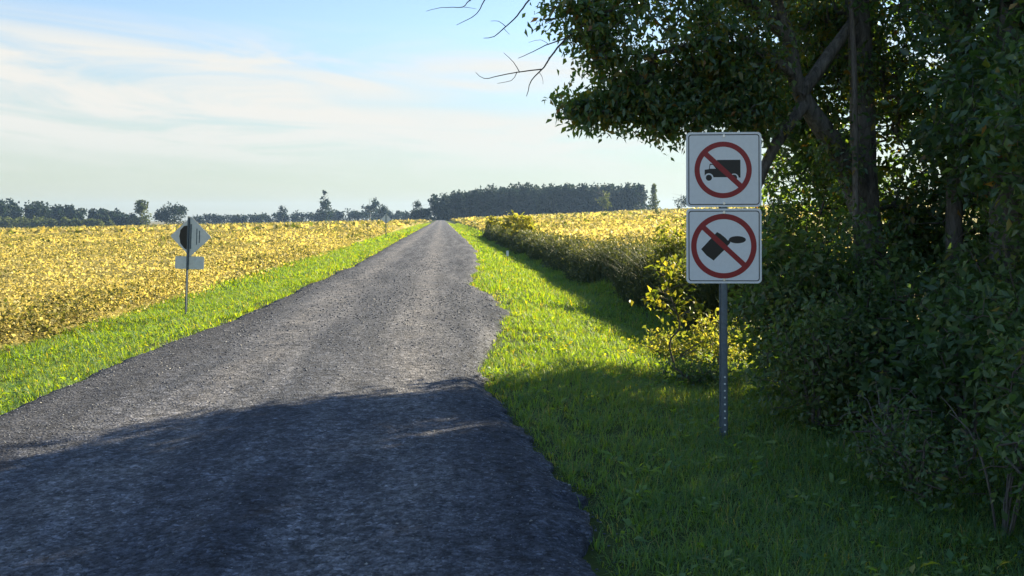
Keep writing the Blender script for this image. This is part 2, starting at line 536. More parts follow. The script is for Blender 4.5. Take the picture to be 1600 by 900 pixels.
def grass():
    out = []
    def zone(u0, u1, y0, y1, dens, h, w, side, power=1.0):
        u, y = pts_zone(u0, u1, y0, y1, dens, power)
        x = X(u, y)
        e = edge_r(y) if side > 0 else edge_l(y)
        gap = (u - e) * side
        ok = (gap > -0.16 * np.clip(vnoise(x, y, 3.1, 44), 0, 1) + 0.06 * rng.random(len(u))) & (np.abs(x) < .72 * y + 1.2)
        pn = vnoise(x, y, 1.7, 41) + .6 * vnoise(x, y, 5, 42)
        ok &= rng.random(len(u)) < np.clip(.75 + .35 * pn + gap * .3, .15, 1)
        x, y, pn, gap = x[ok], y[ok], pn[ok], gap[ok]
        n = len(x)
        az = rng.uniform(0, 6.283, n)
        if dens >= 900:                          # tufts: blades gather round a centre and lean away from it
            nt = max(1, n // 16)
            tc = rng.integers(0, n, nt)
            own = tc[rng.integers(0, nt, n)]
            use = rng.random(n) < .62
            r = np.abs(rng.normal(0, .028, n)) * np.sqrt(900 / dens + .55)
            x = np.where(use, x[own] + np.cos(az) * r, x)
            y = np.where(use, y[own] + np.sin(az) * r, y)
        hh = h * rng.uniform(.5, 1.35, n) * (1 + .28 * np.clip(pn, -1.2, 1.5)) * np.clip(.5 + gap * .9, .4, 1)
        tint = np.clip(.42 + .2 * rng.normal(size=n) + .12 * vnoise(x, y, .9, 43), 0, .9)
        dry = rng.random(n) < (.04 + .10 * (gap < .25) + .10 * np.clip(vnoise(x, y, 2.3, 45) - .5, 0, 1))
        tint = np.where(dry, rng.uniform(.9, 1, n), tint)
        out.append((np.stack([x, y, ground_z(x, y) - .01], 1), hh, w * rng.uniform(.6, 1.3, n), rng.uniform(.25, 1.5, n), tint, az))
    zone(.35, 4.6, 2.6, 6.5, 4200, .085, .0050, 1)
    zone(.35, 4.6, 6.5, 10, 3300, .095, .0060, 1)
    zone(.4, 5.0, 10, 16, 1700, .10, .009, 1)
    zone(.5, 5.2, 16, 34, 420, .15, .016, 1)
    zone(.9, 5.2, 34, 80, 110, .17, .035, 1)
    zone(1.4, 5.2, 80, 260, 18, .22, .09, 1)
    zone(-8.0, -3.2, 5, 12, 2000, .085, .007, -1)
    zone(-7.4, -2.9, 12, 24, 1000, .10, .011, -1)
    zone(-7.2, -2.9, 24, 60, 220, .15, .026, -1)
    zone(-7.0, -2.9, 60, 260, 24, .2, .09, -1)
    cat = [np.concatenate(c) for c in zip(*out)]
    print('grass blades', len(cat[0]))
    az = cat.pop()
    blades(*cat, 'verge_grass', M['grass'], 'bright green uncut grass along both edges of the gravel road', 'grass', az=az)


grass()


def verge_weeds():
    """plantain, clover and seed heads among the grass"""
    C, D, L, T = [], [], [], []
    for side, n in ((1, 520), (-1, 420)):
        y = 3 + 30 * rng.random(n) ** 1.5
        u = (edge_r(y) + rng.uniform(.05, 3.2, n)) if side > 0 else (edge_l(y) - rng.uniform(.05, 2.6, n))
        x = X(u, y)
        z = ground_z(x, y)
        for i in range(n):
            k = int(rng.integers(5, 14))
            a = rng.uniform(0, 6.28, k)
            r = rng.uniform(0, .06, k)
            C.append(np.stack([x[i] + np.cos(a) * r, y[i] + np.sin(a) * r, z[i] + rng.uniform(.015, .10, k)], 1))
            D.append(np.stack([np.cos(a), np.sin(a), rng.uniform(-.1, .9, k)], 1))
            L.append(rng.uniform(.03, .075, k))
            T.append(np.full(k, rng.uniform(.15, .85)) + rng.normal(0, .08, k))
    C, D, L, T = np.concatenate(C), np.concatenate(D), np.concatenate(L), np.clip(np.concatenate(T), 0, 1)
    V, Fc = leaf_mesh(C, D, unit(rng.normal(0, .35, C.shape) + [0, 0, 1.0]), L, L * .5)
    tag(mesh_np('verge_weeds', V, [Fc], M['grass'], tint=np.repeat(T, 5)), 'broad-leaved weeds scattered through the roadside grass', 'weeds', kind='stuff')


verge_weeds()

# ------------------------------------------------------------------ soybean fields
def field_sheet(u_in, u_out, y0, y1, name, label, side, h0=.5):
    yy = spaced(y0, y1, .35, 1.03)
    uu = u_in + side * np.concatenate([[0, .1], spaced(.25, abs(u_out - u_in), .3, 1.08)])
    if side < 0:
        uu = uu[::-1]
    A, B = np.meshgrid(yy, uu, indexing='ij')
    x = X(B, A)
    far = sstep(A, 60, 160)
    z = ground_z(x, A) + h0 + .2 * far + .10 * vnoise(x, A, 1.1, 51) * (1 + .6 * far) + .06 * vnoise(x, A, 3.7, 52)
    e = sstep(np.abs(B - u_in), 0, 1.3)
    z = (ground_z(x, A) - .05) * (1 - e) + z * e
    z[0] = z[-1] = ground_z(x[0], A[0]) - .05
    z[-1] = ground_z(x[-1], A[-1]) - .05
    o = mesh_np(name, np.stack([x, A, z], -1).reshape(-1, 3), [grid_faces(len(yy), len(uu))], M['field'], smooth=True)
    tag(o, label, kind='structure')


field_sheet(-6.75, -520, 6, 590, 'soybean_field', 'ripening golden soybean field left of the road', -1)
field_sheet(5.3, 240, 17, 470, 'soybean_field', 'ripening golden soybean field right of the ditch', 1)


def soy():
    Cs, Ls, Ts = [], [], []
    def zone(u0, u1, y0, y1, dens, size, top, side, shape=1.0, fade=0):
        n = int(abs(u1 - u0) * (y1 - y0) * dens)
        y = y0 + (y1 - y0) * rng.random(n)
        u = rng.uniform(min(u0, u1), max(u0, u1), n)
        x = X(u, y)
        ok = (np.abs(x) < .70 * y + 2.5)
        # edge of the crop wanders; plants stand in rows that follow the road
        ein = u0 + side * .25 * vnoise(0 * y, y, .8, 61)
        ok &= (u - ein) * side > 0
        if side > 0:
            ok &= x < .42 * y + 3
        u, y, x = u[ok], y[ok], x[ok]
        n = len(x)
        hv = top * (1 + .14 * vnoise(x, y, 1.3, 62) + .12 * vnoise(x, y, 4, 63))
        row = np.abs(np.sin(u * math.pi / .76))
        z = ground_z(x, y) + hv * (1 - (1 - (.35 + .65 * row)) * .3) * np.maximum(rng.random(n) ** .45, .12)
        patch = vnoise(x, y, .33, 64) + .7 * vnoise(x, y, 1.1, 65)
        tint = np.clip(.60 + .20 * rng.normal(size=n) + .20 * patch, 0, .92)
        tint = np.where(rng.random(n) < .05, rng.uniform(.9, 1, n), tint)
        tint = np.where(rng.random(n) < .12 - .07 * patch, rng.uniform(.05, .35, n), tint)
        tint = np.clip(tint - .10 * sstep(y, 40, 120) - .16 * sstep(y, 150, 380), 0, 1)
        Cs.append(np.stack([x, y, z], 1))
        Ls.append(size * rng.uniform(.6, 1.3, n))
        Ts.append(tint)
    zone(-6.2, -7.9, 8, 24, 420, .066, .72, -1)
    zone(-6.1, -8.2, 24, 60, 90, .11, .74, -1)
    zone(5.0, 6.6, 16, 40, 160, .11, .8, 1)
    zone(-6.7, -20, 8, 22, 400, .066, .76, -1)
    zone(-6.5, -42, 22, 50, 70, .11, .78, -1)
    zone(-6.5, -85, 50, 120, 11, .24, .85, -1)
    zone(-6.5, -300, 120, 420, .42, .95, .95, -1)
    zone(5.0, 12, 16, 34, 190, .085, .85, 1)
    zone(5.0, 16, 34, 70, 45, .17, .85, 1)
    zone(5.1, 40, 70, 150, 6, .34, .9, 1)
    zone(5.2, 130, 150, 460, .38, .95, 1.0, 1)
    C, L, T = np.concatenate(Cs), np.concatenate(Ls), np.concatenate(Ts)
    n = len(C)
    D = rand_dir(n)
    D[:, 2] = D[:, 2] * .8 - .1
    N = unit(rng.normal(0, .7, (n, 3)) + np.array([0, 0, 1.0]))
    V, F = leaf_mesh(C, D, N, L, L * .72)
    left = C[:, 0] + SK * C[:, 1] < 0
    print('soy leaves', n)
    for sel, lab in ((left, 'yellow and ochre soybean leaves of the left field'), (~left, 'yellow soybean leaves of the right field beyond the ditch')):
        k = np.flatnonzero(sel)
        VV = V.reshape(-1, 5, 3)[k].reshape(-1, 3)
        FF = (np.arange(len(k))[:, None, None] * 5 + np.array([[0, 3, 1], [0, 2, 3], [1, 3, 4], [3, 2, 4]])[None]).reshape(-1, 3)
        o = mesh_np('soybean_foliage', VV, [FF], M['soy'], tint=np.repeat(T[k], 5))
        tag(o, lab, 'soybeans', kind='stuff')


soy()


def weeds():
    """tall brown-green weeds on the far bank of the ditch, in front of the right field"""
    n = 30000
    y = 14.5 + 75 * rng.random(n) ** 1.8
    u = 4.35 + 1.35 * rng.random(n) ** .8 + .25 * vnoise(0 * y, y, .7, 71)
    x = X(u, y)
    h = (1.15 - .25 * sstep(y, 22, 34)) * rng.uniform(.35, 1.15, n) * (1 + .12 * vnoise(x, y, 1.6, 72)) * sstep(u, 4.0, 4.9)
    h = np.maximum(h, .15)
    P = np.stack([x, y, ground_z(x, y) - .02], 1)
    tint = np.clip(.35 + .2 * rng.normal(size=n), 0, 1)
    blades(P, h, rng.uniform(.014, .03, n) * np.clip(y / 22, 1, 2.2), rng.uniform(.1, .9, n), tint, 'tall_weeds', M['weed'], 'tall dark weeds on the far bank of the ditch', 'weeds')
    # their small leaves and seed heads; sunlit tops are painted into the tint
    k = rng.integers(0, n, 60000)
    f = rng.random(len(k)) ** .6
    C = P[k] + np.stack([rng.normal(0, .07, len(k)), rng.normal(0, .07, len(k)), h[k] * (.12 + .88 * f)], 1)
    T = np.clip(.15 + .6 * f ** 2 + .15 * rng.normal(size=len(k)), 0, 1)
    V, Fc = leaf_mesh(C, rand_dir(len(k)), rand_dir(len(k)), rng.uniform(.05, .12, len(k)) * np.clip(P[k][:, 1] / 22, 1, 2.5), rng.uniform(.025, .06, len(k)) * np.clip(P[k][:, 1] / 22, 1, 2.5))
    tag(mesh_np('weed_foliage', V, [Fc], M['weed'], tint=np.repeat(T, 5)), 'small leaves and seed heads of the ditch weeds, tops coloured as if sunlit', 'weeds', kind='stuff')


weeds()

# ------------------------------------------------------------------ trees
P0 = np.array([-3.4, 5.55])
SD = np.array([math.sin(SUN_AZ), math.cos(SUN_AZ)])
SN = np.array([-SD[1], SD[0]])


def sunside(p):
    """> 0 on the open, sunlit side of the wood's edge"""
    return (p[:, :2] - P0) @ SN


def catmull(pts, r, step=.12):
    pts = np.asarray(pts, float)
    r = np.asarray(r, float)
    P = np.vstack([2 * pts[0] - pts[1], pts, 2 * pts[-1] - pts[-2]])
    out, ro = [], []
    for i in range(1, len(P) - 2):
        n = max(2, int(np.linalg.norm(P[i + 1] - P[i]) / step))
        for t in np.arange(n) / n:
            a, b, c, d = P[i - 1:i + 3]
            out.append(.5 * (2 * b + (c - a) * t + (2 * a - 5 * b + 4 * c - d) * t * t + (3 * b - a - 3 * c + d) * t ** 3))
            ro.append(r[i - 1] * (1 - t) + r[i] * t)
    out.append(pts[-1])
    ro.append(r[-1])
    return np.array(out), np.array(ro)


def tube(pts, rad, sides=8, rough=0.0):
    n = len(pts)
    T = unit(np.gradient(pts, axis=0))
    ref = np.array([.31, .17, 1.0]) if abs(T[0][2]) < .9 else np.array([1.0, .2, .1])
    A = unit(np.cross(T, ref))
    B = np.cross(T, A)
    a = np.arange(sides) / sides * 2 * math.pi
    rr = rad[:, None] * np.ones(sides)
    if rough:
        rr = rr * (1 + rough * np.sin(a * 3 + pts[:, 2:3] * 2.3) + rough * rng.normal(0, .5, (n, sides)))
    V = pts[:, None] + (A[:, None] * np.cos(a)[None, :, None] + B[:, None] * np.sin(a)[None, :, None]) * rr[..., None]
    i = np.arange(n - 1)[:, None] * sides
    j = np.arange(sides)[None]
    k = (j + 1) % sides
    Fq = np.stack([i + j, i + k, i + k + sides, i + j + sides], -1).reshape(-1, 4)
    return V.reshape(-1, 3), Fq


def join_tubes(tubes):
    V, Fq, o = [], [], 0
    for v, f in tubes:
        V.append(v)
        Fq.append(f + o)
        o += len(v)
    return np.concatenate(V), np.concatenate(Fq)


def grow(nodes, att, seg=.28):
    """join attractors one by one to the nearest wood; returns list of twig polylines and node weights"""
    root = nodes[0]
    order = np.argsort(np.min(np.linalg.norm(att[:, None] - nodes[None, ::3], axis=2), 1))
    cap = len(nodes) + len(att) * 40
    N = np.zeros((cap, 3))
    N[:len(nodes)] = nodes
    par = np.full(cap, -1)
    cnt = len(nodes)
    base = cnt
    tips = []
    for ai in order:
        a = att[ai]
        d = np.linalg.norm(N[:cnt] - a, axis=1) + .35 * np.maximum(0, N[:cnt, 2] - a[2])
        k = int(np.argmin(d))
        dist = np.linalg.norm(a - N[k])
        m = max(1, min(30, int(math.ceil(dist / seg))))
        p = N[k].copy()
        side = rng.normal(0, .10, 3) * dist
        prev = k
        for s in range(1, m + 1):
            t = s / m
            q = p + (a - p) * t + (side + np.array([0, 0, .12 * dist])) * math.sin(math.pi * t) * .6
            N[cnt] = q
            par[cnt] = prev
            prev = cnt
            cnt += 1
        tips.append(prev)
    wgt = np.zeros(cnt)
    wgt[tips] += 1
    for i in range(cnt - 1, base - 1, -1):
        if par[i] >= 0:
            wgt[par[i]] += wgt[i]
    return N[:cnt], par[:cnt], wgt, base, np.array(tips)


def twig_mesh(N, par, wgt, base, r1, rmax):
    i = np.arange(base, len(N))
    r = np.minimum(r1 * np.maximum(wgt, .6) ** .45, rmax)
    a, b = N[par[i]], N[i]
    ra = np.where(par[i] >= base, r[par[i]], np.minimum(r[i] * 1.25, rmax))
    rb = r[i]
    T = unit(b - a)
    A = unit(np.cross(T, np.array([.33, .21, .92])))
    B = np.cross(T, A)
    S = 4
    ang = np.arange(S) / S * 2 * math.pi
    off = A[:, None] * np.cos(ang)[None, :, None] + B[:, None] * np.sin(ang)[None, :, None]
    V = np.concatenate([a[:, None] + off * ra[:, None, None], b[:, None] + off * rb[:, None, None]], 1).reshape(-1, 3)
    o = np.arange(len(i))[:, None, None] * 8
    f = np.array([[j, (j + 1) % S, (j + 1) % S + S, j + S] for j in range(S)])
    return V, (o + f[None]).reshape(-1, 4)


def blob_points(blobs, clip):
    out = []
    for c, rad, n in blobs:
        d = rand_dir(n * 3)
        rr = rng.random(n * 3) ** (1 / 2.2)
        p = np.asarray(c) + d * rr[:, None] * np.asarray(rad)
        # gaps and bunches instead of an even fill
        k = vnoise(p[:, 0] + p[:, 2] * .7, p[:, 1] - p[:, 2] * .6, 3.6, 91) + rng.normal(0, .45, len(p)) > -.12
        p = p[k]
        if clip is not None:
            p = p[sunside(p) < clip + rng.normal(0, .06, len(p))]
        out.append(p[:n])
    p = np.concatenate(out)
    return p[p[:, 2] > ground_z(p[:, 0], p[:, 1]) + .06]


def sprays(N, par, tips, per, L, tint_mu, tint_sd, droop, spread=.16, turn=0.03):
    k = np.repeat(tips, per)
    pk = par[k]
    pk = np.where(pk < 0, k, pk)
    ax = unit(N[k] - N[pk] + 1e-6)
    f = rng.uniform(-.9, .25, len(k))
    C = N[k] + ax * (f * .30)[:, None] + rng.normal(0, spread * .45, (len(k), 3))
    D = unit(ax * .6 + rand_dir(len(k)) * .9 + np.array([0, 0, -droop]))
    Nn = unit(rng.normal(0, .75, (len(k), 3)) + np.array([0, 0, .6]))
    ln = L * rng.uniform(.6, 1.25, len(k))
    base = np.repeat(rng.normal(0, tint_sd * .6, len(tips)), per)
    T = np.clip(tint_mu + base + tint_sd * rng.normal(size=len(k)), 0, .94)
    T = np.where(rng.random(len(k)) < turn, rng.uniform(.94, 1, len(k)), T)
    V, Fc = leaf_mesh(C, D, Nn, ln, ln * rng.uniform(.36, .58, len(k)))
    return V, Fc, np.repeat(T, 5)


def woody(name, label, cat, base, limbs, blobs, per=14, L=.10, mat='leaf', bark='bark', mu=.42, sd=.18, droop=.35, clip=.05,
          group=None, r1=.0035, rmax=.05, sides=12, turn=.02, spread=.16, stem='trunk'):
    """a tree or shrub: hand-placed trunk and limbs, twigs grown into the crown blobs, leaves in sprays"""
    root = empty(name, tuple(base), label, cat, group)
    nodes = []
    for i, (pts, rad) in enumerate(limbs):
        p, r = catmull(pts, rad)
        V, Fq = tube(p, r, sides if i == 0 else max(6, sides - 3), .05)
        mesh_np(stem if i == 0 or stem == 'stem' else 'limb', V, [Fq], M[bark], root, smooth=True)
        nodes.append(p[len(p) // 5 if i == 0 else 1:])
    att = blob_points(blobs, clip)
    N, par, w, b, tips = grow(np.concatenate(nodes), att)
    V, Fq = twig_mesh(N, par, w, b, r1, rmax)
    o = mesh_np('branchwork', V, [Fq], M['bark' if bark == 'bark' else 'twig'], root)
    o['kind'] = 'stuff'
    V, Fc, T = sprays(N, par, tips, per, L, mu, sd, droop, spread, turn)
    o = mesh_np('crown', V, [Fc], M[mat], root, tint=T)
    o['kind'] = 'stuff'
    return root


def at(px, py, y):
    """photo pixel at distance y"""
    return np.array([(px - 800) / F * y, y, CAM_Z + (340 - py) / F * y])


def gz(x, y): return float(ground_z(np.array([x]), np.array([y]))[0])


def wood():
    # the big tree: leaning trunk, limbs that fork left, a crown that hangs over the verge
    b = np.array([4.42, 9.5, gz(4.42, 9.5)])
    T = [b, at(1385, 560, 9.5), at(1368, 450, 9.5), at(1352, 330, 9.5), at(1348, 180, 9.5), at(1340, 20, 9.6), at(1325, -160, 9.8), at(1320, -420, 10.0)]
    l1 = [at(1350, 330, 9.5), at(1312, 240, 9.35), at(1268, 175, 9.2), at(1245, 130, 9.1), at(1232, 60, 9.0), at(1212, 0, 8.9), at(1185, -90, 8.7)]
    l2 = [at(1258, 160, 9.15), at(1225, 205, 9.0), at(1200, 250, 8.9), at(1180, 300, 8.85)]
    l3 = [at(1250, 150, 9.1), at(1300, 80, 9.2), at(1335, 30, 9.3)]
    l4 = [at(1232, 60, 9.0), at(1150, -10, 8.7), at(1060, -40, 8.4), at(980, -30, 8.15), at(900, 20, 7.95)]
    l5 = [at(1245, 120, 9.1), at(1180, 80, 8.8), at(1090, 70, 8.55), at(1000, 90, 8.35)]
    blobs = [
        (at(960, 40, 8.0), (.55, .35, .5), 110), (at(905, 15, 7.95), (.45, .3, .22), 50),
        (at(1040, 70, 8.3), (.75, .4, .6), 150), (at(1130, 90, 8.6), (.75, .5, .7), 160),
        (at(1010, 135, 8.3), (.55, .3, .38), 100), (at(965, 170, 8.2), (.55, .22, .15), 90), (at(905, 174, 8.1), (.26, .15, .10), 40),
        (at(1050, 185, 8.4), (.5, .3, .2), 90), (at(1110, 165, 8.6), (.5, .35, .3), 110), (at(1170, 165, 8.7), (.45, .4, .35), 110),
        (at(1160, 60, 9.6), (.7, .5, .8), 150), (at(1260, 40, 10.1), (.9, .5, 1.0), 150), (at(1340, 60, 10.4), (.9, .6, 1.2), 190),
        (at(1440, 100, 10.2), (.8, .6, 1.2), 200), (at(1100, -80, 8.4), (1.4, .7, .8), 160), (at(1250, -120, 9.2), (1.6, 1.2, 1.2), 200),
        (at(1380, -330, 10.0), (2.3, 1.8, 1.9), 240), ((2.5, 9.6, 6.0), (1.3, 1.3, 1.5), 240), (at(1440, 330, 10.0), (.5, .5, .6), 80),
        (at(1400, 560, 9.2), (.28, .25, .35), 40), (at(1352, 120, 9.35), (.22, .22, .4), 25), (at(1075, 120, 8.5), (.45, .3, .45), 110), (at(1300, 240, 9.2), (.22, .2, .25), 22)]
    main = woody('woodland_tree', 'big leaning tree with forked limbs whose leafy bough hangs above the two stacked signs', 'tree', b,
                 [(T, [.28, .215, .175, .15, .138, .125, .10, .05]), (l1, [.15, .125, .10, .082, .07, .06, .045]), (l2, [.075, .065, .055, .045]),
                  (l3, [.075, .07, .055]), (l4, [.07, .055, .042, .03, .015]), (l5, [.07, .05, .035, .02])],
                 blobs, per=17, L=.083, mu=.62, sd=.26, droop=.5, sides=16, turn=.03)
    # its dead bare boughs against the sky
    def bough(pl, y0, y1, r0, r1):
        n = len(pl)
        pts = [at(px, py, y0 + (y1 - y0) * i / (n - 1)) for i, (px, py) in enumerate(pl)]
        p, r = catmull(pts, np.linspace(r0, r1, n) * .72, .05)
        p = p + np.cumsum(rng.normal(0, .0022, p.shape), 0)
        return tube(p, r, 5)
    for group in (
        [([(985, -10), (935, 25), (900, 48), (872, 75), (850, 105), (830, 126), (822, 152)], 8.05, 7.6, .022, .004),
         ([(888, 58), (860, 68), (838, 77), (808, 90)], 7.95, 7.7, .010, .0035), ([(846, 108), (815, 112), (782, 117), (755, 122), (742, 112)], 7.7, 7.45, .009, .003),
         ([(812, 113), (802, 97), (787, 82)], 7.6, 7.5, .006, .0025), ([(808, 113), (798, 127), (776, 131)], 7.6, 7.5, .005, .0025),
         ([(842, 112), (849, 122), (850, 132)], 7.7, 7.7, .004, .002), ([(858, 70), (845, 62), (826, 66)], 7.8, 7.7, .004, .002), ([(868, 82), (858, 90), (856, 100)], 7.8, 7.8, .004, .002)],
        [([(930, -75), (870, -40), (828, -2), (808, 25), (788, 45), (772, 57), (756, 60)], 8.0, 7.5, .016, .0035), ([(790, 42), (780, 34), (768, 34)], 7.6, 7.55, .005, .0025), ([(788, 45), (796, 54)], 7.6, 7.6, .004, .002)],
        [([(905, -90), (830, -60), (765, -8), (745, 20), (715, 37)], 8.0, 7.5, .014, .003), ([(770, -10), (735, 0), (722, 11), (697, 12), (665, 19)], 7.8, 7.4, .009, .0025), ([(735, 2), (728, -10), (740, -22)], 7.7, 7.7, .005, .002), ([(722, 11), (745, 14)], 7.6, 7.6, .004, .002)]):
        V, Fq = join_tubes([bough(*g_) for g_ in group])
        mesh_np('bare_bough', V, [Fq], M['twig'], main, smooth=True)
    # a pale thin stem climbing beside the trunk
    v, rr = catmull([at(1342, 640, 8.9), at(1341, 440, 8.9), at(1337, 300, 8.9), at(1335, 130, 8.95), at(1330, 0, 9.0), at(1326, -150, 9.1)], [.04, .036, .034, .03, .027, .02])
    V, Fq = tube(v, rr, 9, .06)
    pole = empty('young_tree', (v[0][0], v[0][1], gz(v[0][0], v[0][1])), 'pale pole-thin tree standing right in front of the big leaning trunk', 'tree')
    v2, rr2 = catmull([np.array(pole.location), v[0]], [.045, .04])
    mesh_np('trunk', *[(lambda a: (a[0], [a[1]]))(join_tubes([tube(v2, rr2, 9), (V, Fq)]))][0], M['bark2'], pole, smooth=True)
    att = blob_points([(at(1335, -60, 9.05), (.8, .5, .8), 50), (at(1350, 240, 9.0), (.35, .3, .7), 16)], -.02)
    N, par, w, bb, tips = grow(v, att)
    V, Fq = twig_mesh(N, par, w, bb, .003, .015)
    mesh_np('branchwork', V, [Fq], M['twig'], pole)['kind'] = 'stuff'
    V, Fc, T_ = sprays(N, par, tips, 14, .09, .45, .2, .35)
    mesh_np('crown', V, [Fc], M['leaf'], pole, tint=T_)['kind'] = 'stuff'

    def simple(name, label, x, y, h, r, blobs, lean=(0, 0), **kw):
        b = np.array([x, y, gz(x, y) - .05])
        pts = [b, b + [lean[0] * .3, lean[1] * .3, h * .3], b + [lean[0] * .6 + .1, lean[1] * .6, h * .6], b + [lean[0], lean[1], h]]
        return woody(name, label, 'tree', b, [(pts, [r * 1.2, r, r * .75, r * .3])], blobs, **kw)

    G = 'woodland trees right of the signs'
    simple('woodland_tree', 'straight dark trunk at the right edge of the photo behind hanging leaves', at(1572, 450, 8.2)[0], 8.2, 8.5, .135,
           [((5.0, 8.0, 3.6), (1.2, .9, 1.4), 240), ((5.1, 8.6, 6.0), (2.0, 1.6, 1.8), 260), ((4.4, 7.4, 2.6), (.7, .6, .8), 110)], per=16, L=.11, mu=.38, group=G)
    simple('woodland_tree', 'slim dark trunk between the big leaning tree and the right edge trunk', at(1492, 420, 9.0)[0], 9.0, 7.5, .08,
           [((4.9, 9.2, 3.9), (1.0, .9, 1.5), 190), ((5.1, 9.6, 5.8), (1.5, 1.3, 1.4), 160), ((4.7, 9.0, 2.0), (.7, .6, .8), 90)], per=15, L=.10, mu=.40, group=G)
    simple('woodland_tree', 'bright leafed tree seen through the fork of the big leaning tree', 5.0, 11.8, 8, .12,
           [((4.5, 11.5, 2.0), (1.1, .9, 1.5), 330), ((4.2, 11.3, 3.6), (1.0, .8, 1.2), 200), ((4.9, 11.8, 5.0), (1.5, 1.3, 1.6), 300), ((3.7, 10.9, 3.0), (.9, .6, 1.2), 280)], per=15, L=.11, mu=.6, clip=.12, group=G)
    simple('woodland_tree', 'leafy tree deep in the wood behind the slim trunk', 6.9, 11.9, 9.5, .16,
           [((6.7, 11.5, 3.2), (1.7, 1.3, 1.6), 330), ((7.0, 11.8, 6.2), (2.3, 2.0, 2.2), 400)], per=16, L=.14, mu=.5, group=G)
    simple('woodland_tree', 'leafy tree at the back of the wood, right of centre', 9.3, 12.6, 10, .17,
           [((9.0, 12.3, 3.6), (2.0, 1.6, 2.0), 240), ((9.3, 12.6, 7.0), (2.6, 2.2, 2.4), 260)], per=14, L=.14, mu=.42, group=G)
    simple('woodland_tree', 'broad tree of the wood just outside the right edge', 7.4, 8.6, 9.5, .18,
           [((7.0, 8.2, 3.2), (1.9, 1.7, 2.2), 420), ((7.2, 8.4, 6.6), (2.4, 2.2, 2.3), 400)], per=17, L=.15, mu=.36, group=G)
    simple('woodland_tree', 'near tree of the wood beside the right edge, hanging over the bushes', 5.1, 5.6, 8.5, .15,
           [((4.5, 5.6, 2.9), (.9, 1.0, 1.3), 240), ((5.2, 5.2, 5.6), (2.0, 2.0, 1.8), 240), ((4.3, 6.4, 2.2), (.8, .7, .8), 120)], per=20, L=.098, mu=.45, sd=.22, group=G)
    simple('woodland_tree', 'bushy tree added at the back of the wood to fill out its shadow', 8.2, 10.9, 9, .15,
           [((7.9, 10.7, 3.4), (1.7, 1.5, 2.1), 420), ((8.2, 11.0, 6.8), (2.0, 2.0, 2.0), 300)], per=16, L=.14, mu=.4, group=G)  # added tree: blocks sun that would dapple the shaded verge grass
    simple('woodland_tree', 'tall tree of the wood far to the right, outside the photo', 12.0, 14.0, 10.5, .2,
           [((12, 14, 4.0), (2.6, 2.0, 2.6), 200), ((12, 14, 7.6), (2.8, 2.4, 2.6), 220)], per=13, L=.16, mu=.42, group=G)

    # undergrowth: shrubs in front of and between the trunks
    def shrub(name, label, x, y, h, rx, ry, n, L=.08, mat='shrub', per=14, mu=.45, sd=.2, clip=-.12, group='shrubs under the woodland trees', stems=5, zc=None, turn=.03, bark='bark2', droop=.3):
        b = np.array([x, y, gz(x, y) - .04])
        limbs = []
        for k in range(stems):
            a = rng.uniform(0, 6.283)
            d = np.array([math.cos(a) * rx * .6, math.sin(a) * ry * .6, h * rng.uniform(.6, .9)])
            limbs.append(([b + [math.cos(a) * .05, math.sin(a) * .05, 0], b + d * [.25, .25, .45], b + d], [.016, .012, .005]))
        zc = h * .52 if zc is None else zc
        return woody(name, label, 'shrub', b, limbs, [(b + [0, 0, zc], (rx, ry, h * .55), int(n * 1.45))], per=per, L=L, mat=mat, bark=bark, mu=mu, sd=sd,
                     clip=clip, group=group, r1=.002, rmax=.012, sides=6, turn=turn, stem='stem', droop=droop)

    shrub('shrub', 'low dark shrub at the bottom right corner', 3.05, 4.5, .75, .6, .7, 130, .062)
    shrub('shrub', 'dark grey-green shrub at the right edge above the corner shrub', 3.5, 5.2, 1.25, .65, .7, 150, .08, mu=.6)
    shrub('shrub', 'low dark shrub spilling onto the grass right of the sign post', 2.75, 5.6, .62, .5, .6, 120, .05, mu=.55)
    shrub('shrub', 'dense shrub in front of the slim trunk', 3.5, 6.4, 1.35, .65, .7, 150, .095, mu=.35)
    shrub('shrub', 'broad shrub below the big leaning trunk', 3.35, 7.3, 1.35, .8, .75, 230, .078, mu=.5)
    shrub('shrub', 'leafy shrub directly right of the sign post', 2.62, 7.25, 1.15, .55, .5, 150, .065, mu=.8, sd=.25)
    shrub('shrub', 'tall shrub behind the lower sign, right of the post', 2.75, 8.3, 1.8, .6, .55, 180, .10, mu=.75, sd=.25)
    shrub('shrub', 'tall shrub left of the foot of the leaning trunk', 3.55, 8.6, 1.75, .65, .55, 210, .085, mu=.5)
    shrub('shrub', 'tall dark shrub in front of the right edge trunk', 4.5, 7.2, 1.9, .8, .8, 210, .09, mu=.55)
    shrub('shrub', 'dark shrub filling the gap right of the leaning trunk', 5.05, 8.7, 1.7, .75, .7, 210, .09)
    shrub('shrub', 'tall shrub at the far edge of the wood behind the leaning trunk', 3.75, 10.7, 2.7, .9, .8, 300, .09, mu=.6)
    shrub('shrub', 'tall shrub just behind the leaning trunk on its right side', 4.95, 9.9, 2.3, .8, .6, 300, .09, mu=.55)
    shrub('shrub', 'shrub in the gap behind the right edge trunk', 6.1, 9.2, 2.2, .8, .7, 240, .10, mu=.45)
    shrub('shrub', 'shrub deep in the wood behind the trunks', 5.6, 10.3, 2.4, 1.1, .9, 230, .11)
    shrub('shrub', 'shrub deep in the wood at right', 7.0, 10.2, 2.6, 1.2, 1.1, 220, .12)
    shrub('shrub', 'shrub at the right rear of the wood', 8.6, 10.8, 2.8, 1.4, 1.2, 200, .13)
    shrub('shrub', 'tall shrub of the wood beside the right edge', 5.6, 7.6, 2.5, .9, .9, 220, .10)
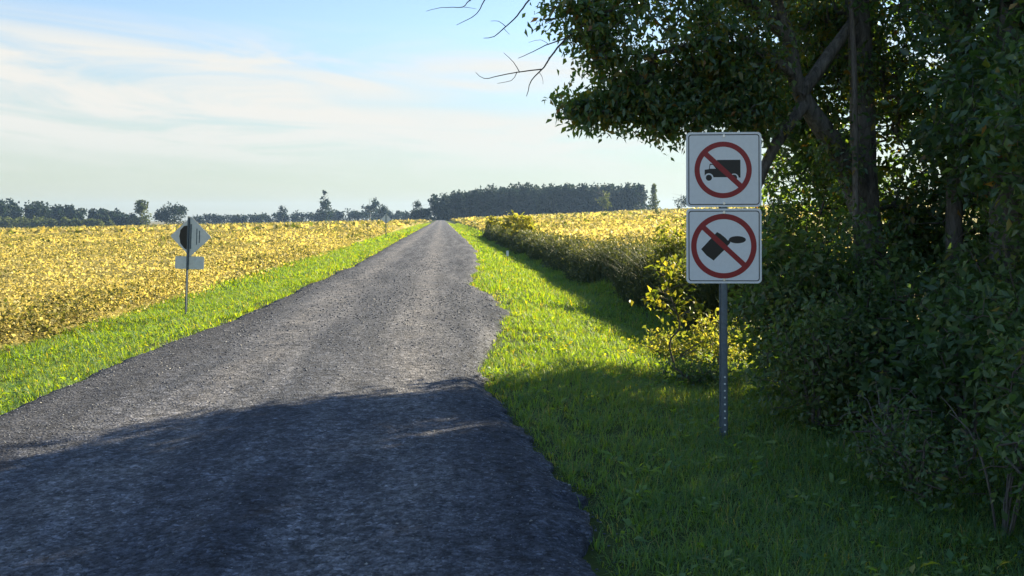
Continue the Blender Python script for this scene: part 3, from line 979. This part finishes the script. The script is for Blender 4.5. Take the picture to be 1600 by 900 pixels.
    # sunlit growth left of the sign post, outside the shade
    shrub('shrub', 'sunlit yellow-green low shrub left of the sign post', 2.2, 11.3, .42, .7, .5, 60, .065, 'weedy', mu=.55, clip=None, group=None)
    shrub('shrub', 'sunlit brownish shrub just behind the sign post', 2.85, 11.3, .75, .6, .5, 70, .07, 'weedy', mu=.6, clip=None, group=None)
    shrub('shrub', 'half shaded low shrub at the edge of the shadow left of the sign post', 2.05, 9.2, .32, .5, .4, 70, .055, 'shrub', mu=.7, clip=-.05, group=None)
    shrub('shrub', 'tall light green shrub in the field corner behind the two signs', 3.95, 18.5, 1.75, 1.0, .8, 170, .11, 'weedy', mu=.45, clip=None, group=None)
    shrub('shrub', 'dark leafy bush beside the light green shrub behind the signs', 3.5, 15.5, 1.35, .7, .6, 150, .11, 'weedy', mu=.2, clip=None, group=None)
    for i, (px, yy, h, lab) in enumerate(((772, 85, 1.9, 'small pale bush on the ditch bank, leftmost of the three by the far field'), (800, 64, 2.1, 'tallest pale bush on the ditch bank, in front of the dark wood'),
                                          (818, 55, 1.9, 'pale bush on the ditch bank, rightmost of the three by the far field'))):
        shrub('shrub', lab, (px - 800) / F * yy, yy, h, .9, .8, 70, .3, 'weedy', per=10, mu=.72, clip=None, group='pale bushes on the ditch bank', stems=2)


wood()


def dead_bush(label, x, y, h, n, spread):
    b = np.array([x, y, gz(x, y) - .03])
    root = empty('dead_bush', tuple(b), label, 'shrub', None)
    for k in range(n):
        a = rng.uniform(0, 6.283)
        r = spread * rng.uniform(.3, 1)
        hh = h * rng.uniform(.6, 1.1)
        o = np.array([math.cos(a), math.sin(a), 0]) * r
        p, rr = catmull([b + o * .15, b + o * .5 + [0, 0, hh * .6], b + o * 1.0 + [0, 0, hh], b + o * 1.6 + [0, 0, hh * rng.uniform(.7, 1.15)]], [.008, .007, .005, .0025], .06)
        tb = [tube(p + np.cumsum(rng.normal(0, .003, p.shape), 0), rr, 5)]
        for j in range(2):
            q = p[int(rng.integers(len(p) // 2, len(p) - 1))]
            e = q + rng.normal(0, .07, 3) + [0, 0, .05]
            tb.append(tube(*catmull([q, (q + e) / 2 + [0, 0, .01], e], [.004, .003, .0015], .04), 4))
        V, Fq = join_tubes(tb)
        mesh_np('stem', V, [Fq], M['bark2'], root, smooth=True)


dead_bush('bare grey dead stems in front of the shrubs below the leaning trunk', at(1385, 600, 6.3)[0], 6.3, .5, 9, .22)
dead_bush('arching bare dead stems at the right edge among the shrubs', at(1565, 600, 4.9)[0], 4.9, .75, 6, .3)


def sapling():
    """the lit sapling left of the sign post: every leaf is a part"""
    y = 10.4
    bx = 2.05
    b = np.array([bx, y, gz(bx, y)])
    root = empty('sapling', tuple(b), 'sunlit sapling with large yellow-green leaves left of the sign post', 'sapling')
    top = [(1018, 425), (1040, 430), (1052, 418), (1000, 462), (1022, 455), (1045, 455), (1060, 470), (1078, 452), (1092, 460), (1035, 480), (1010, 476), (1068, 488), (1100, 478), (1062, 505), (1088, 495)]
    tubes = []
    main, r = catmull([b, b + [-.08, 0, .35], at(1062, 510, y), at(1050, 470, y), at(1036, 432, y)], [.014, .012, .010, .008, .004], .06)
    tubes.append(tube(main, r, 6))
    me0 = None
    mats = M['sap']
    V, T = leaf_mesh(np.zeros((1, 3)), np.array([[0, 1.0, 0]]), np.array([[0, 0, 1.0]]), np.array([1.0]), np.array([.66]))
    variants = []
    for k in range(5):
        me = bpy.data.meshes.new('leaf')
        me.from_pydata([tuple(v) for v in V], [], [tuple(int(i) for i in f) for f in T])
        a = me.attributes.new('tint', 'FLOAT', 'POINT')
        a.data.foreach_set('value', np.full(5, .1 + .2 * k, np.float32))
        me.materials.append(mats)
        variants.append(me)
    for px, py in top:
        tip = at(px + rng.normal(0, 3), py + rng.normal(0, 3), y + rng.normal(0, .14))
        k = int(np.argmin(np.linalg.norm(main - tip, axis=1) + .5 * np.maximum(0, main[:, 2] - tip[2])))
        p, r = catmull([main[k], (main[k] + tip) / 2 + [0, 0, .04], tip], [.006, .005, .003], .05)
        tubes.append(tube(p, r, 5))
        for j in range(11):
            c = p[rng.integers(len(p) // 2, len(p))] + rng.normal(0, .05, 3)
            o = bpy.data.objects.new('leaf', variants[int(rng.integers(5))])
            COL.objects.link(o)
            o.parent = root
            s = rng.uniform(.065, .115)
            d = Vector(unit(rng.normal(0, 1, 3) + np.array([0, 0, -.3])))
            q = d.to_track_quat('Y', 'Z') @ Matrix.Rotation(rng.uniform(-1, 1), 3, 'Y').to_quaternion()
            o.matrix_local = Matrix.LocRotScale(Vector(c - b), q, Vector((s, s, s)))
    V, Fq = join_tubes(tubes)
    mesh_np('stem', V, [Fq], M['twig'], root, smooth=True)


sapling()

# ------------------------------------------------------------------ far trees and woods
def clumps(P, size, tint, name, mat, parent=None):
    n = len(P)
    V, Fc = leaf_mesh(P, rand_dir(n), rand_dir(n), size, size * .8, .35)
    return mesh_np(name, V, [Fc], M[mat], parent, tint=np.repeat(tint, 5))


def crown_pts(c, rx, rz, n, kind='round', lump=5):
    """points through a lumpy crown"""
    if kind == 'round':
        cc = rand_dir(lump) * [rx * .55, rx * .55, rz * .55]
        rr = rng.uniform(.4, .62, lump)
        k = rng.integers(0, lump, n)
        p = cc[k] + rand_dir(n) * (rng.random(n) ** .5 * rr[k])[:, None] * [rx, rx, rz]
    else:                                   # narrow, tapering to the top
        h = rng.random(n) ** 1.3
        a = rng.uniform(0, 6.283, n)
        r = rx * (1 - h) ** .7 * np.sqrt(rng.random(n)) * (.75 + .4 * np.sin(h * 23) ** 2)
        p = np.stack([np.cos(a) * r, np.sin(a) * r, (h * 2 - 1) * rz], 1)
    return p + c


def woodland(px0, px1, tops, y, depth, n_tree, label, mat='far', size=1.5, wide=(.16, .26), per=230, var=.16):
    """a far wood that reads as one mass: lumpy crowns packed along a front"""
    P, T, S, tub = [], [], [], []
    for k in range(n_tree):
        px = px0 + (px1 - px0) * (k + rng.random()) / n_tree
        yy = y + depth * rng.random() ** 1.6
        x = (px - 800) / F * y
        z = gz(x, yy)
        h = CAM_Z + (340 - np.interp(px, *tops)) / F * y - gz(x, y)
        h *= rng.uniform(1.0 - var, 1.02)
        rx = h * rng.uniform(*wide)
        p = crown_pts(np.array([x, yy, z + h * .56]), rx, h * .46, per, 'round', 6)
        p[:, 2] = np.clip(p[:, 2], z + .3, None)
        low = rng.random(per // 4)
        q = np.stack([x + rng.normal(0, rx * .8, len(low)), yy + rng.normal(-rx * .3, rx * .4, len(low)), z + low * h * .35], 1)
        p = np.concatenate([p, q])
        P.append(p)
        T.append(np.clip(rng.normal(.4, .12) + rng.normal(0, .16, len(p)), 0, 1))
        S.append(size * rng.uniform(.6, 1.3, len(p)))
    o = clumps(np.concatenate(P), np.concatenate(S), np.concatenate(T), 'woodland', mat)
    tag(o, label, 'wood', kind='stuff')


woodland(676, 1012, ([660, 690, 720, 760, 800, 860, 1000, 1018], [304, 302, 296, 290, 287, 285, 285, 295]), 520, 60, 150, 'dark blue-green wood closing the end of the gravel road', size=1.8, var=.05)
woodland(-140, 190, ([-140, 0, 60, 130, 190], [306, 311, 316, 325, 335]), 600, 60, 60, 'long dark wood on the skyline at the left edge', size=2.2, wide=(.22, .36))
woodland(-30, 165, ([-30, 60, 165], [336, 338, 343]), 560, 15, 26, 'paler green scrub along the foot of the wood at the left edge', 'far_pale', size=1.5, per=130, wide=(.4, .7))
woodland(140, 215, ([140, 215], [335, 338]), 600, 20, 14, 'low hedge joining the left wood to the poplar', size=1.8, per=150, wide=(.4, .7))
woodland(294, 672, ([294, 400, 480, 540, 560, 600, 640, 672], [334, 333, 329, 326, 325, 325, 330, 322]), 760, 40, 62, 'low hedgerow along the far edge of the left field', size=1.7, per=170, wide=(.4, .8))


def far_tree(label, px, y_top, y, half_w, kind='round', mat='far', n=420, size=None, sparse=False, lift=.3, name='far_tree'):
    x = (px - 800) / F * y
    z = gz(x, y)
    h = CAM_Z + (340 - y_top) / F * y - z
    rx = half_w / F * y
    root = empty(name, (x, y, z - .1), label, 'tree', 'single trees on the skyline')
    top = h * .95
    p, r = catmull([[x, y, z - .2], [x + .1 * rx, y, z + h * .4], [x, y, z + top]], [h * .022, h * .016, h * .004], h * .08)
    tubes = [tube(p, r, 6)]
    for k in range(7):
        q = p[int(rng.integers(len(p) // 3, len(p) - 1))]
        e = q + np.array([rng.normal(0, rx * .6), rng.normal(0, rx * .4), h * .12])
        tubes.append(tube(*catmull([q, (q + e) / 2 + [0, 0, h * .02], e], [h * .007, h * .005, h * .002], h * .06), 4))
    V, Fq = join_tubes(tubes)
    mesh_np('trunk', V, [Fq], M['bark'], root, smooth=True)
    c = np.array([x, y, z + h * (.5 + lift * .5)])
    pts = crown_pts(c, rx, h * (1 - lift) * .5, n, kind, 7)
    if sparse:
        pts = pts[vnoise(pts[:, 0], pts[:, 2], 5.0 / rx, 97) > -.1]
    pts[:, 2] = np.maximum(pts[:, 2], z + .2)
    s = (size or h * .085) * rng.uniform(.6, 1.3, len(pts))
    clumps(pts, s, np.clip(rng.normal(.4, .22, len(pts)), 0, 1), 'crown', mat, root)['kind'] = 'stuff'


far_tree('light topped poplar on the skyline left of the diamond sign', 222, 312, 590, 15, 'round', 'far_pale', 800, lift=.05)
far_tree('dark round tree on the skyline touching the diamond sign', 270, 318, 590, 30, 'round', 'far', 1900, lift=.0)
far_tree('small broad bush of a tree left of the poplar', 205, 332, 590, 9, 'round', 'far', lift=0)
far_tree('small round-headed tree above the hedgerow left of the spire-like tree', 441, 320, 750, 8, 'round', 'far', 700, lift=.2)
far_tree('ragged spire-like tree, tallest on the left skyline', 507, 299, 700, 15, 'cone', 'far', 900, sparse=True, lift=.05)
far_tree('broad thin-topped tree on the skyline left of the small far sign', 577, 309, 700, 17, 'round', 'far', 900, sparse=True, lift=.1)
far_tree('dark bushy tree on the skyline just behind the small far sign', 597, 319, 690, 12, 'round', 'far', 800, lift=0)
far_tree('dark tree at the left end of the big wood', 656, 312, 560, 18, 'round', 'far', 1300, lift=0)
far_tree('pale tree standing in front of the dark wood', 941, 295, 430, 16, 'round', 'far_pale', 520, sparse=True, lift=.1)
far_tree('pointed olive tree at the right end of the dark wood', 1022, 288, 400, 9, 'cone', 'far_pale', 480, lift=0)
far_tree('small round tree left edge of the upper sign on the skyline', 1064, 302, 420, 13, 'round', 'far', 420, lift=0)
far_tree('light green bush in front of the wood at the left edge', 10, 340, 560, 7, 'round', 'far_pale', 260, lift=0)

# ------------------------------------------------------------------ signs
M['white'] = plain('white sign sheeting', (0.70, 0.73, 0.76), 0.35, 0, 0.5, .05, 30)
M['alu'] = plain('bare aluminium sheet', (0.66, 0.68, 0.68), 0.5, 0.1, 0.5, .15, 12)
M['black'] = plain('black print', (0.012, 0.013, 0.015), 0.4, 0, 0.4, .1)
M['red'] = plain('red print', (0.27, 0.016, 0.022), 0.4, 0, 0.4, .15, 25)
M['steel'] = plain('galvanised steel', (0.12, 0.155, 0.185), 0.5, 0.3, 0.5, .3, 40)
M['bolt'] = plain('bright bolt', (0.75, 0.75, 0.75), 0.25, 0.6)
M['hole'] = plain('post hole', (0.70, 0.72, 0.70), 0.6, 0, 0.2)
M['marker'] = plain('white plastic marker', (0.8, 0.8, 0.78), 0.5)


def poly_plate(bm, pts, y0, y1):
    """closed outline in x,z extruded from y0 (front) to y1 (back)"""
    a = [bm.verts.new((x, y0, z)) for x, z in pts]
    b = [bm.verts.new((x, y1, z)) for x, z in pts]
    bm.faces.new(a)
    bm.faces.new(b[::-1])
    n = len(pts)
    for i in range(n):
        bm.faces.new((a[i], a[(i + 1) % n], b[(i + 1) % n], b[i]))


def ring_plate(bm, outer, inner, y0, y1):
    n = len(outer)
    vs = [[bm.verts.new((x, y, z)) for x, z in ring] for y in (y0, y1) for ring in (outer, inner)]
    fo, fi, bo, bi = vs
    for i in range(n):
        j = (i + 1) % n
        bm.faces.new((fo[i], fo[j], fi[j], fi[i]))
        bm.faces.new((bo[i], bi[i], bi[j], bo[j]))
        bm.faces.new((fo[i], bo[i], bo[j], fo[j]))
        bm.faces.new((fi[i], fi[j], bi[j], bi[i]))


def rrect(hw, hh, r, seg=6):
    out = []
    for cx, cz, a0 in ((hw - r, hh - r, 0), (-hw + r, hh - r, 90), (-hw + r, -hh + r, 180), (hw - r, -hh + r, 270)):
        for k in range(seg + 1):
            a = R(a0 + 90 * k / seg)
            out.append((cx + r * math.cos(a), cz + r * math.sin(a)))
    return out


def circ(cx, cz, r, n=48, rz=None):
    return [(cx + r * math.cos(2 * math.pi * k / n), cz + (rz or r) * math.sin(2 * math.pi * k / n)) for k in range(n)]


def u_post(h, w=.058, d=.03, holes=(0, 0)):
    """U-channel post, open to the back, flanges out; holes punched down the web"""
    bm = bmesh.new()
    t = .004
    prof = [(-w / 2, d), (-w / 2 + .012, d), (-w / 2 + .017, 0), (w / 2 - .017, 0), (w / 2 - .012, d), (w / 2, d),
            (w / 2, d + t), (w / 2 - .014, d + t), (w / 2 - .019, t), (-w / 2 + .019, t), (-w / 2 + .014, d + t), (-w / 2, d + t)]
    a = [bm.verts.new((x, y, -.25)) for x, y in prof]
    b = [bm.verts.new((x, y, h)) for x, y in prof]
    n = len(prof)
    for i in range(n):
        bm.faces.new((a[i], a[(i + 1) % n], b[(i + 1) % n], b[i]))
    bm.faces.new(a[::-1])
    bm.faces.new(b)
    return bm


def main_sign():
    y = 6.7
    k = .6 / 116.0 * 1.0                       # metres per photo pixel on the sign
    x0 = (1132 - 800) / F * y
    zb = gz(x0, y)
    root = empty('road_sign', (x0, y, zb), 'two stacked white square prohibition signs on a steel post in the shaded grass', 'road sign')
    zs = lambda py: CAM_Z + (340 - py) / F * y - zb
    post = bm_obj('post', u_post(zs(206), .066, .034), M['steel'], root)
    bm = bmesh.new()
    for i in range(9):
        z = .05 + .055 * i + .02
        poly_plate(bm, circ(.004, z, .0075, 8), -.0015, .002)
    bm_obj('post_hole', bm, M['hole'], post)['kind'] = 'stuff'
    mz = y / F                                 # metres per photo pixel at this distance
    for which, (cy, ring_c, ro, ri, sw) in enumerate(((265, (-1.2, -.5), 44.2, 36.2, 8.2), (384.3, (-.4, -.3), 50.6, 42.2, 8.0))):
        cz = zs(cy)
        bm = bmesh.new()
        poly_plate(bm, rrect(58.2 * mz, 58.4 * mz, 6.5 * mz), -.003, -.0005)
        bmesh.ops.translate(bm, verts=bm.verts[:], vec=(-.001, 0, 0))
        pl = bm_obj('sign_panel', bm, M['white'], root)
        pl.location = (0, 0, cz)
        pl['label'] = ('upper sign panel with a crossed-out black truck', 'lower sign panel with a crossed-out black container')[which]
        bm = bmesh.new()
        ring_plate(bm, rrect(54.9 * mz, 55.1 * mz, 4.5 * mz), rrect(53.5 * mz, 53.7 * mz, 3.6 * mz), -.0036, -.0031)
        bm_obj('border', bm, M['black'], pl)
        q = lambda pts: [((px) * mz, (pz) * mz) for px, pz in pts]
        rc = ring_c
        bm = bmesh.new()
        ring_plate(bm, circ(rc[0] * mz, rc[1] * mz, ro * mz, 64), circ(rc[0] * mz, rc[1] * mz, ri * mz, 64), -.0044, -.0031)
        a = R(-43)
        d = np.array([math.cos(a), math.sin(a)])
        nn = np.array([-d[1], d[0]])
        L_ = (ri + .6)
        c0 = np.array(rc)
        bar = [c0 - d * L_ + nn * sw / 2, c0 + d * L_ + nn * sw / 2, c0 + d * L_ - nn * sw / 2, c0 - d * L_ - nn * sw / 2]
        poly_plate(bm, q(bar), -.0042, -.0031)
        bm_obj('red_ring', bm, M['red'], pl)
        bm = bmesh.new()
        if which == 0:                         # delivery truck facing left
            o = lambda zx, zy: ((zx / 13.84 + 1085 - 1132) * mz, -(zy / 13.84 + 235 - 265) * mz)
            arch = lambda cx, cy_, r, a0, a1: [o(cx + r * math.cos(R(t)), cy_ - r * math.sin(R(t))) for t in np.linspace(a0, a1, 9)]
            body = [o(505, 205), o(1005, 205), o(1005, 590), o(960, 590)] + arch(868, 600, 100, 8, 172) + [o(690, 580), o(440, 580)] + arch(330, 590, 98, 8, 150) + [o(240, 540), o(240, 415), o(330, 405), o(350, 290), o(505, 290)]
            poly_plate(bm, body, -.0036, -.0031)
            for wx in (330, 868):
                poly_plate(bm, circ(*o(wx, 590), 66 / 13.84 * mz, 20), -.0036, -.0031)
            bm_obj('truck_symbol', bm, M['black'], pl)
            bm = bmesh.new()
            poly_plate(bm, [o(345, 395), o(365, 312), o(415, 312), o(480, 395)], -.0040, -.0037)
            bm_obj('cab_window', bm, M['white'], pl)
        else:
            o = lambda zx, zy: ((zx / 12 + 1080 - 1132) * mz, -(zy / 12 + 345 - 384.3) * mz)
            poly_plate(bm, [o(200, 530), o(495, 210), o(560, 245), o(650, 320), o(690, 368), o(730, 362), o(740, 412), o(700, 455), o(640, 535), o(430, 745), o(300, 650)], -.0036, -.0031)
            poly_plate(bm, circ(*o(870, 355), 158 / 12 * mz, 28, 68 / 12 * mz), -.0038, -.0032)
            bm_obj('container_symbol', bm, M['black'], pl)
        for sgn in (1, -1):
            bm = bmesh.new()
            poly_plate(bm, circ(0, sgn * 52.6 * mz, 2.1 * mz, 12), -.009, -.0031)
            bm_obj('bolt', bm, M['bolt'], pl)
    root.rotation_euler = (0, R(-.15), R(-3))


main_sign()


def diamond_sign():
    y = 16.9
    x = (289.5 - 800) / F * y
    zb = gz(x, y)
    root = empty('diamond_sign', (x, y, zb), 'grey back of a diamond road sign with a tab below, left of the road', 'road sign')
    m = y / F
    z = lambda py: CAM_Z + (340 - py) / F * y - zb
    bm_obj('post', u_post(z(338), .05, .028), M['steel'], root)
    rot = []
    for sx, sz in rrect(22.3 * m, 22.3 * m, 2 * m, 4):
        rot.append(((sx - sz) * .7071, (sx + sz) * .7071))
    bm = bmesh.new()
    poly_plate(bm, rot, .038, .041)
    dp = bm_obj('diamond_panel', bm, M['alu'], root)
    dp.location = (3.5 * m, 0, z(369.5))
    bm = bmesh.new()
    pts = [(-11, 16), (-6, 17), (-3.5, 9), (-3.5, -8), (-6, -21), (-10, -18), (-15.5, -11), (-17.5, 0), (-16, 10)]
    poly_plate(bm, [(a * m, b * m) for a, b in pts], .0365, .0379)
    bm_obj('dark_patch', bm, M['black'], dp)
    bm = bmesh.new()
    for a, b in ((-1.0, 1.2), (8.5, 9.8), (12.5, 14.0)):
        hgt = 26 - abs((a + b) / 2)
        poly_plate(bm, [(a * m, -hgt * m * .75), (b * m, -hgt * m * .75), (b * m, hgt * m * .75), (a * m, hgt * m * .75)], .0345, .0379)
    bm_obj('stiffener', bm, M['steel'], dp)
    bm = bmesh.new()
    poly_plate(bm, rrect(22.2 * m, 10 * m, 2.2 * m, 4), .034, .0365)
    tp = bm_obj('tab_panel', bm, M['alu'], root)
    tp.location = (3 * m, 0, z(410.5))
    root.rotation_euler = (0, R(1.8), R(4))


diamond_sign()


def far_sign():
    y = 74.0
    x = (603 - 800) / F * y
    zb = gz(x, y)
    root = empty('far_sign', (x, y, zb), 'small distant diamond sign on a thin post at the left edge of the road', 'road sign')
    bm_obj('post', u_post(2.2, .07, .03), M['steel'], root)
    bm = bmesh.new()
    poly_plate(bm, [(0, .44), (.44, 0), (0, -.44), (-.44, 0)], .037, .041)
    o = bm_obj('sign_panel', bm, M['alu'], root)
    o.location = (0, 0, 1.85)


far_sign()


def marker():
    y = 33.0
    x = (793 - 800) / F * y
    zb = gz(x, y)
    root = empty('marker_stake', (x, y, zb), 'tiny white marker stake in the shaded ditch right of the road', 'marker')
    bm = bmesh.new()
    poly_plate(bm, rrect(.012, .25, .004, 2), -.006, .006)
    bmesh.ops.translate(bm, verts=bm.verts[:], vec=(0, 0, .22))
    bm_obj('stake', bm, M['twig'], root)
    bm = bmesh.new()
    poly_plate(bm, rrect(.05, .11, .02, 3), -.012, -.007)
    bmesh.ops.translate(bm, verts=bm.verts[:], vec=(0, 0, .42))
    bm_obj('flag_plate', bm, M['marker'], root)


marker()

# ------------------------------------------------------------------ haze
HAZE = 0.00013
if HAZE:
    bm = bmesh.new()
    bmesh.ops.create_cube(bm, size=1)
    bmesh.ops.scale(bm, vec=(5600, 5600, 60), verts=bm.verts[:])
    bmesh.ops.translate(bm, vec=(0, 0, 21), verts=bm.verts[:])
    hm = bpy.data.materials.new('pale haze')
    hm.use_nodes = True
    t = NT(hm.node_tree)
    t.n.remove(t.n['Principled BSDF'])
    v = t.add('ShaderNodeVolumePrincipled', {'Color': (0.40, 0.62, 1.0), 'Density': HAZE, 'Anisotropy': 0.3})
    t.l.new(v.outputs[0], t.n['Material Output'].inputs['Volume'])
    tag(bm_obj('haze', bm, hm), 'thin blue haze over the farmland', kind='stuff')
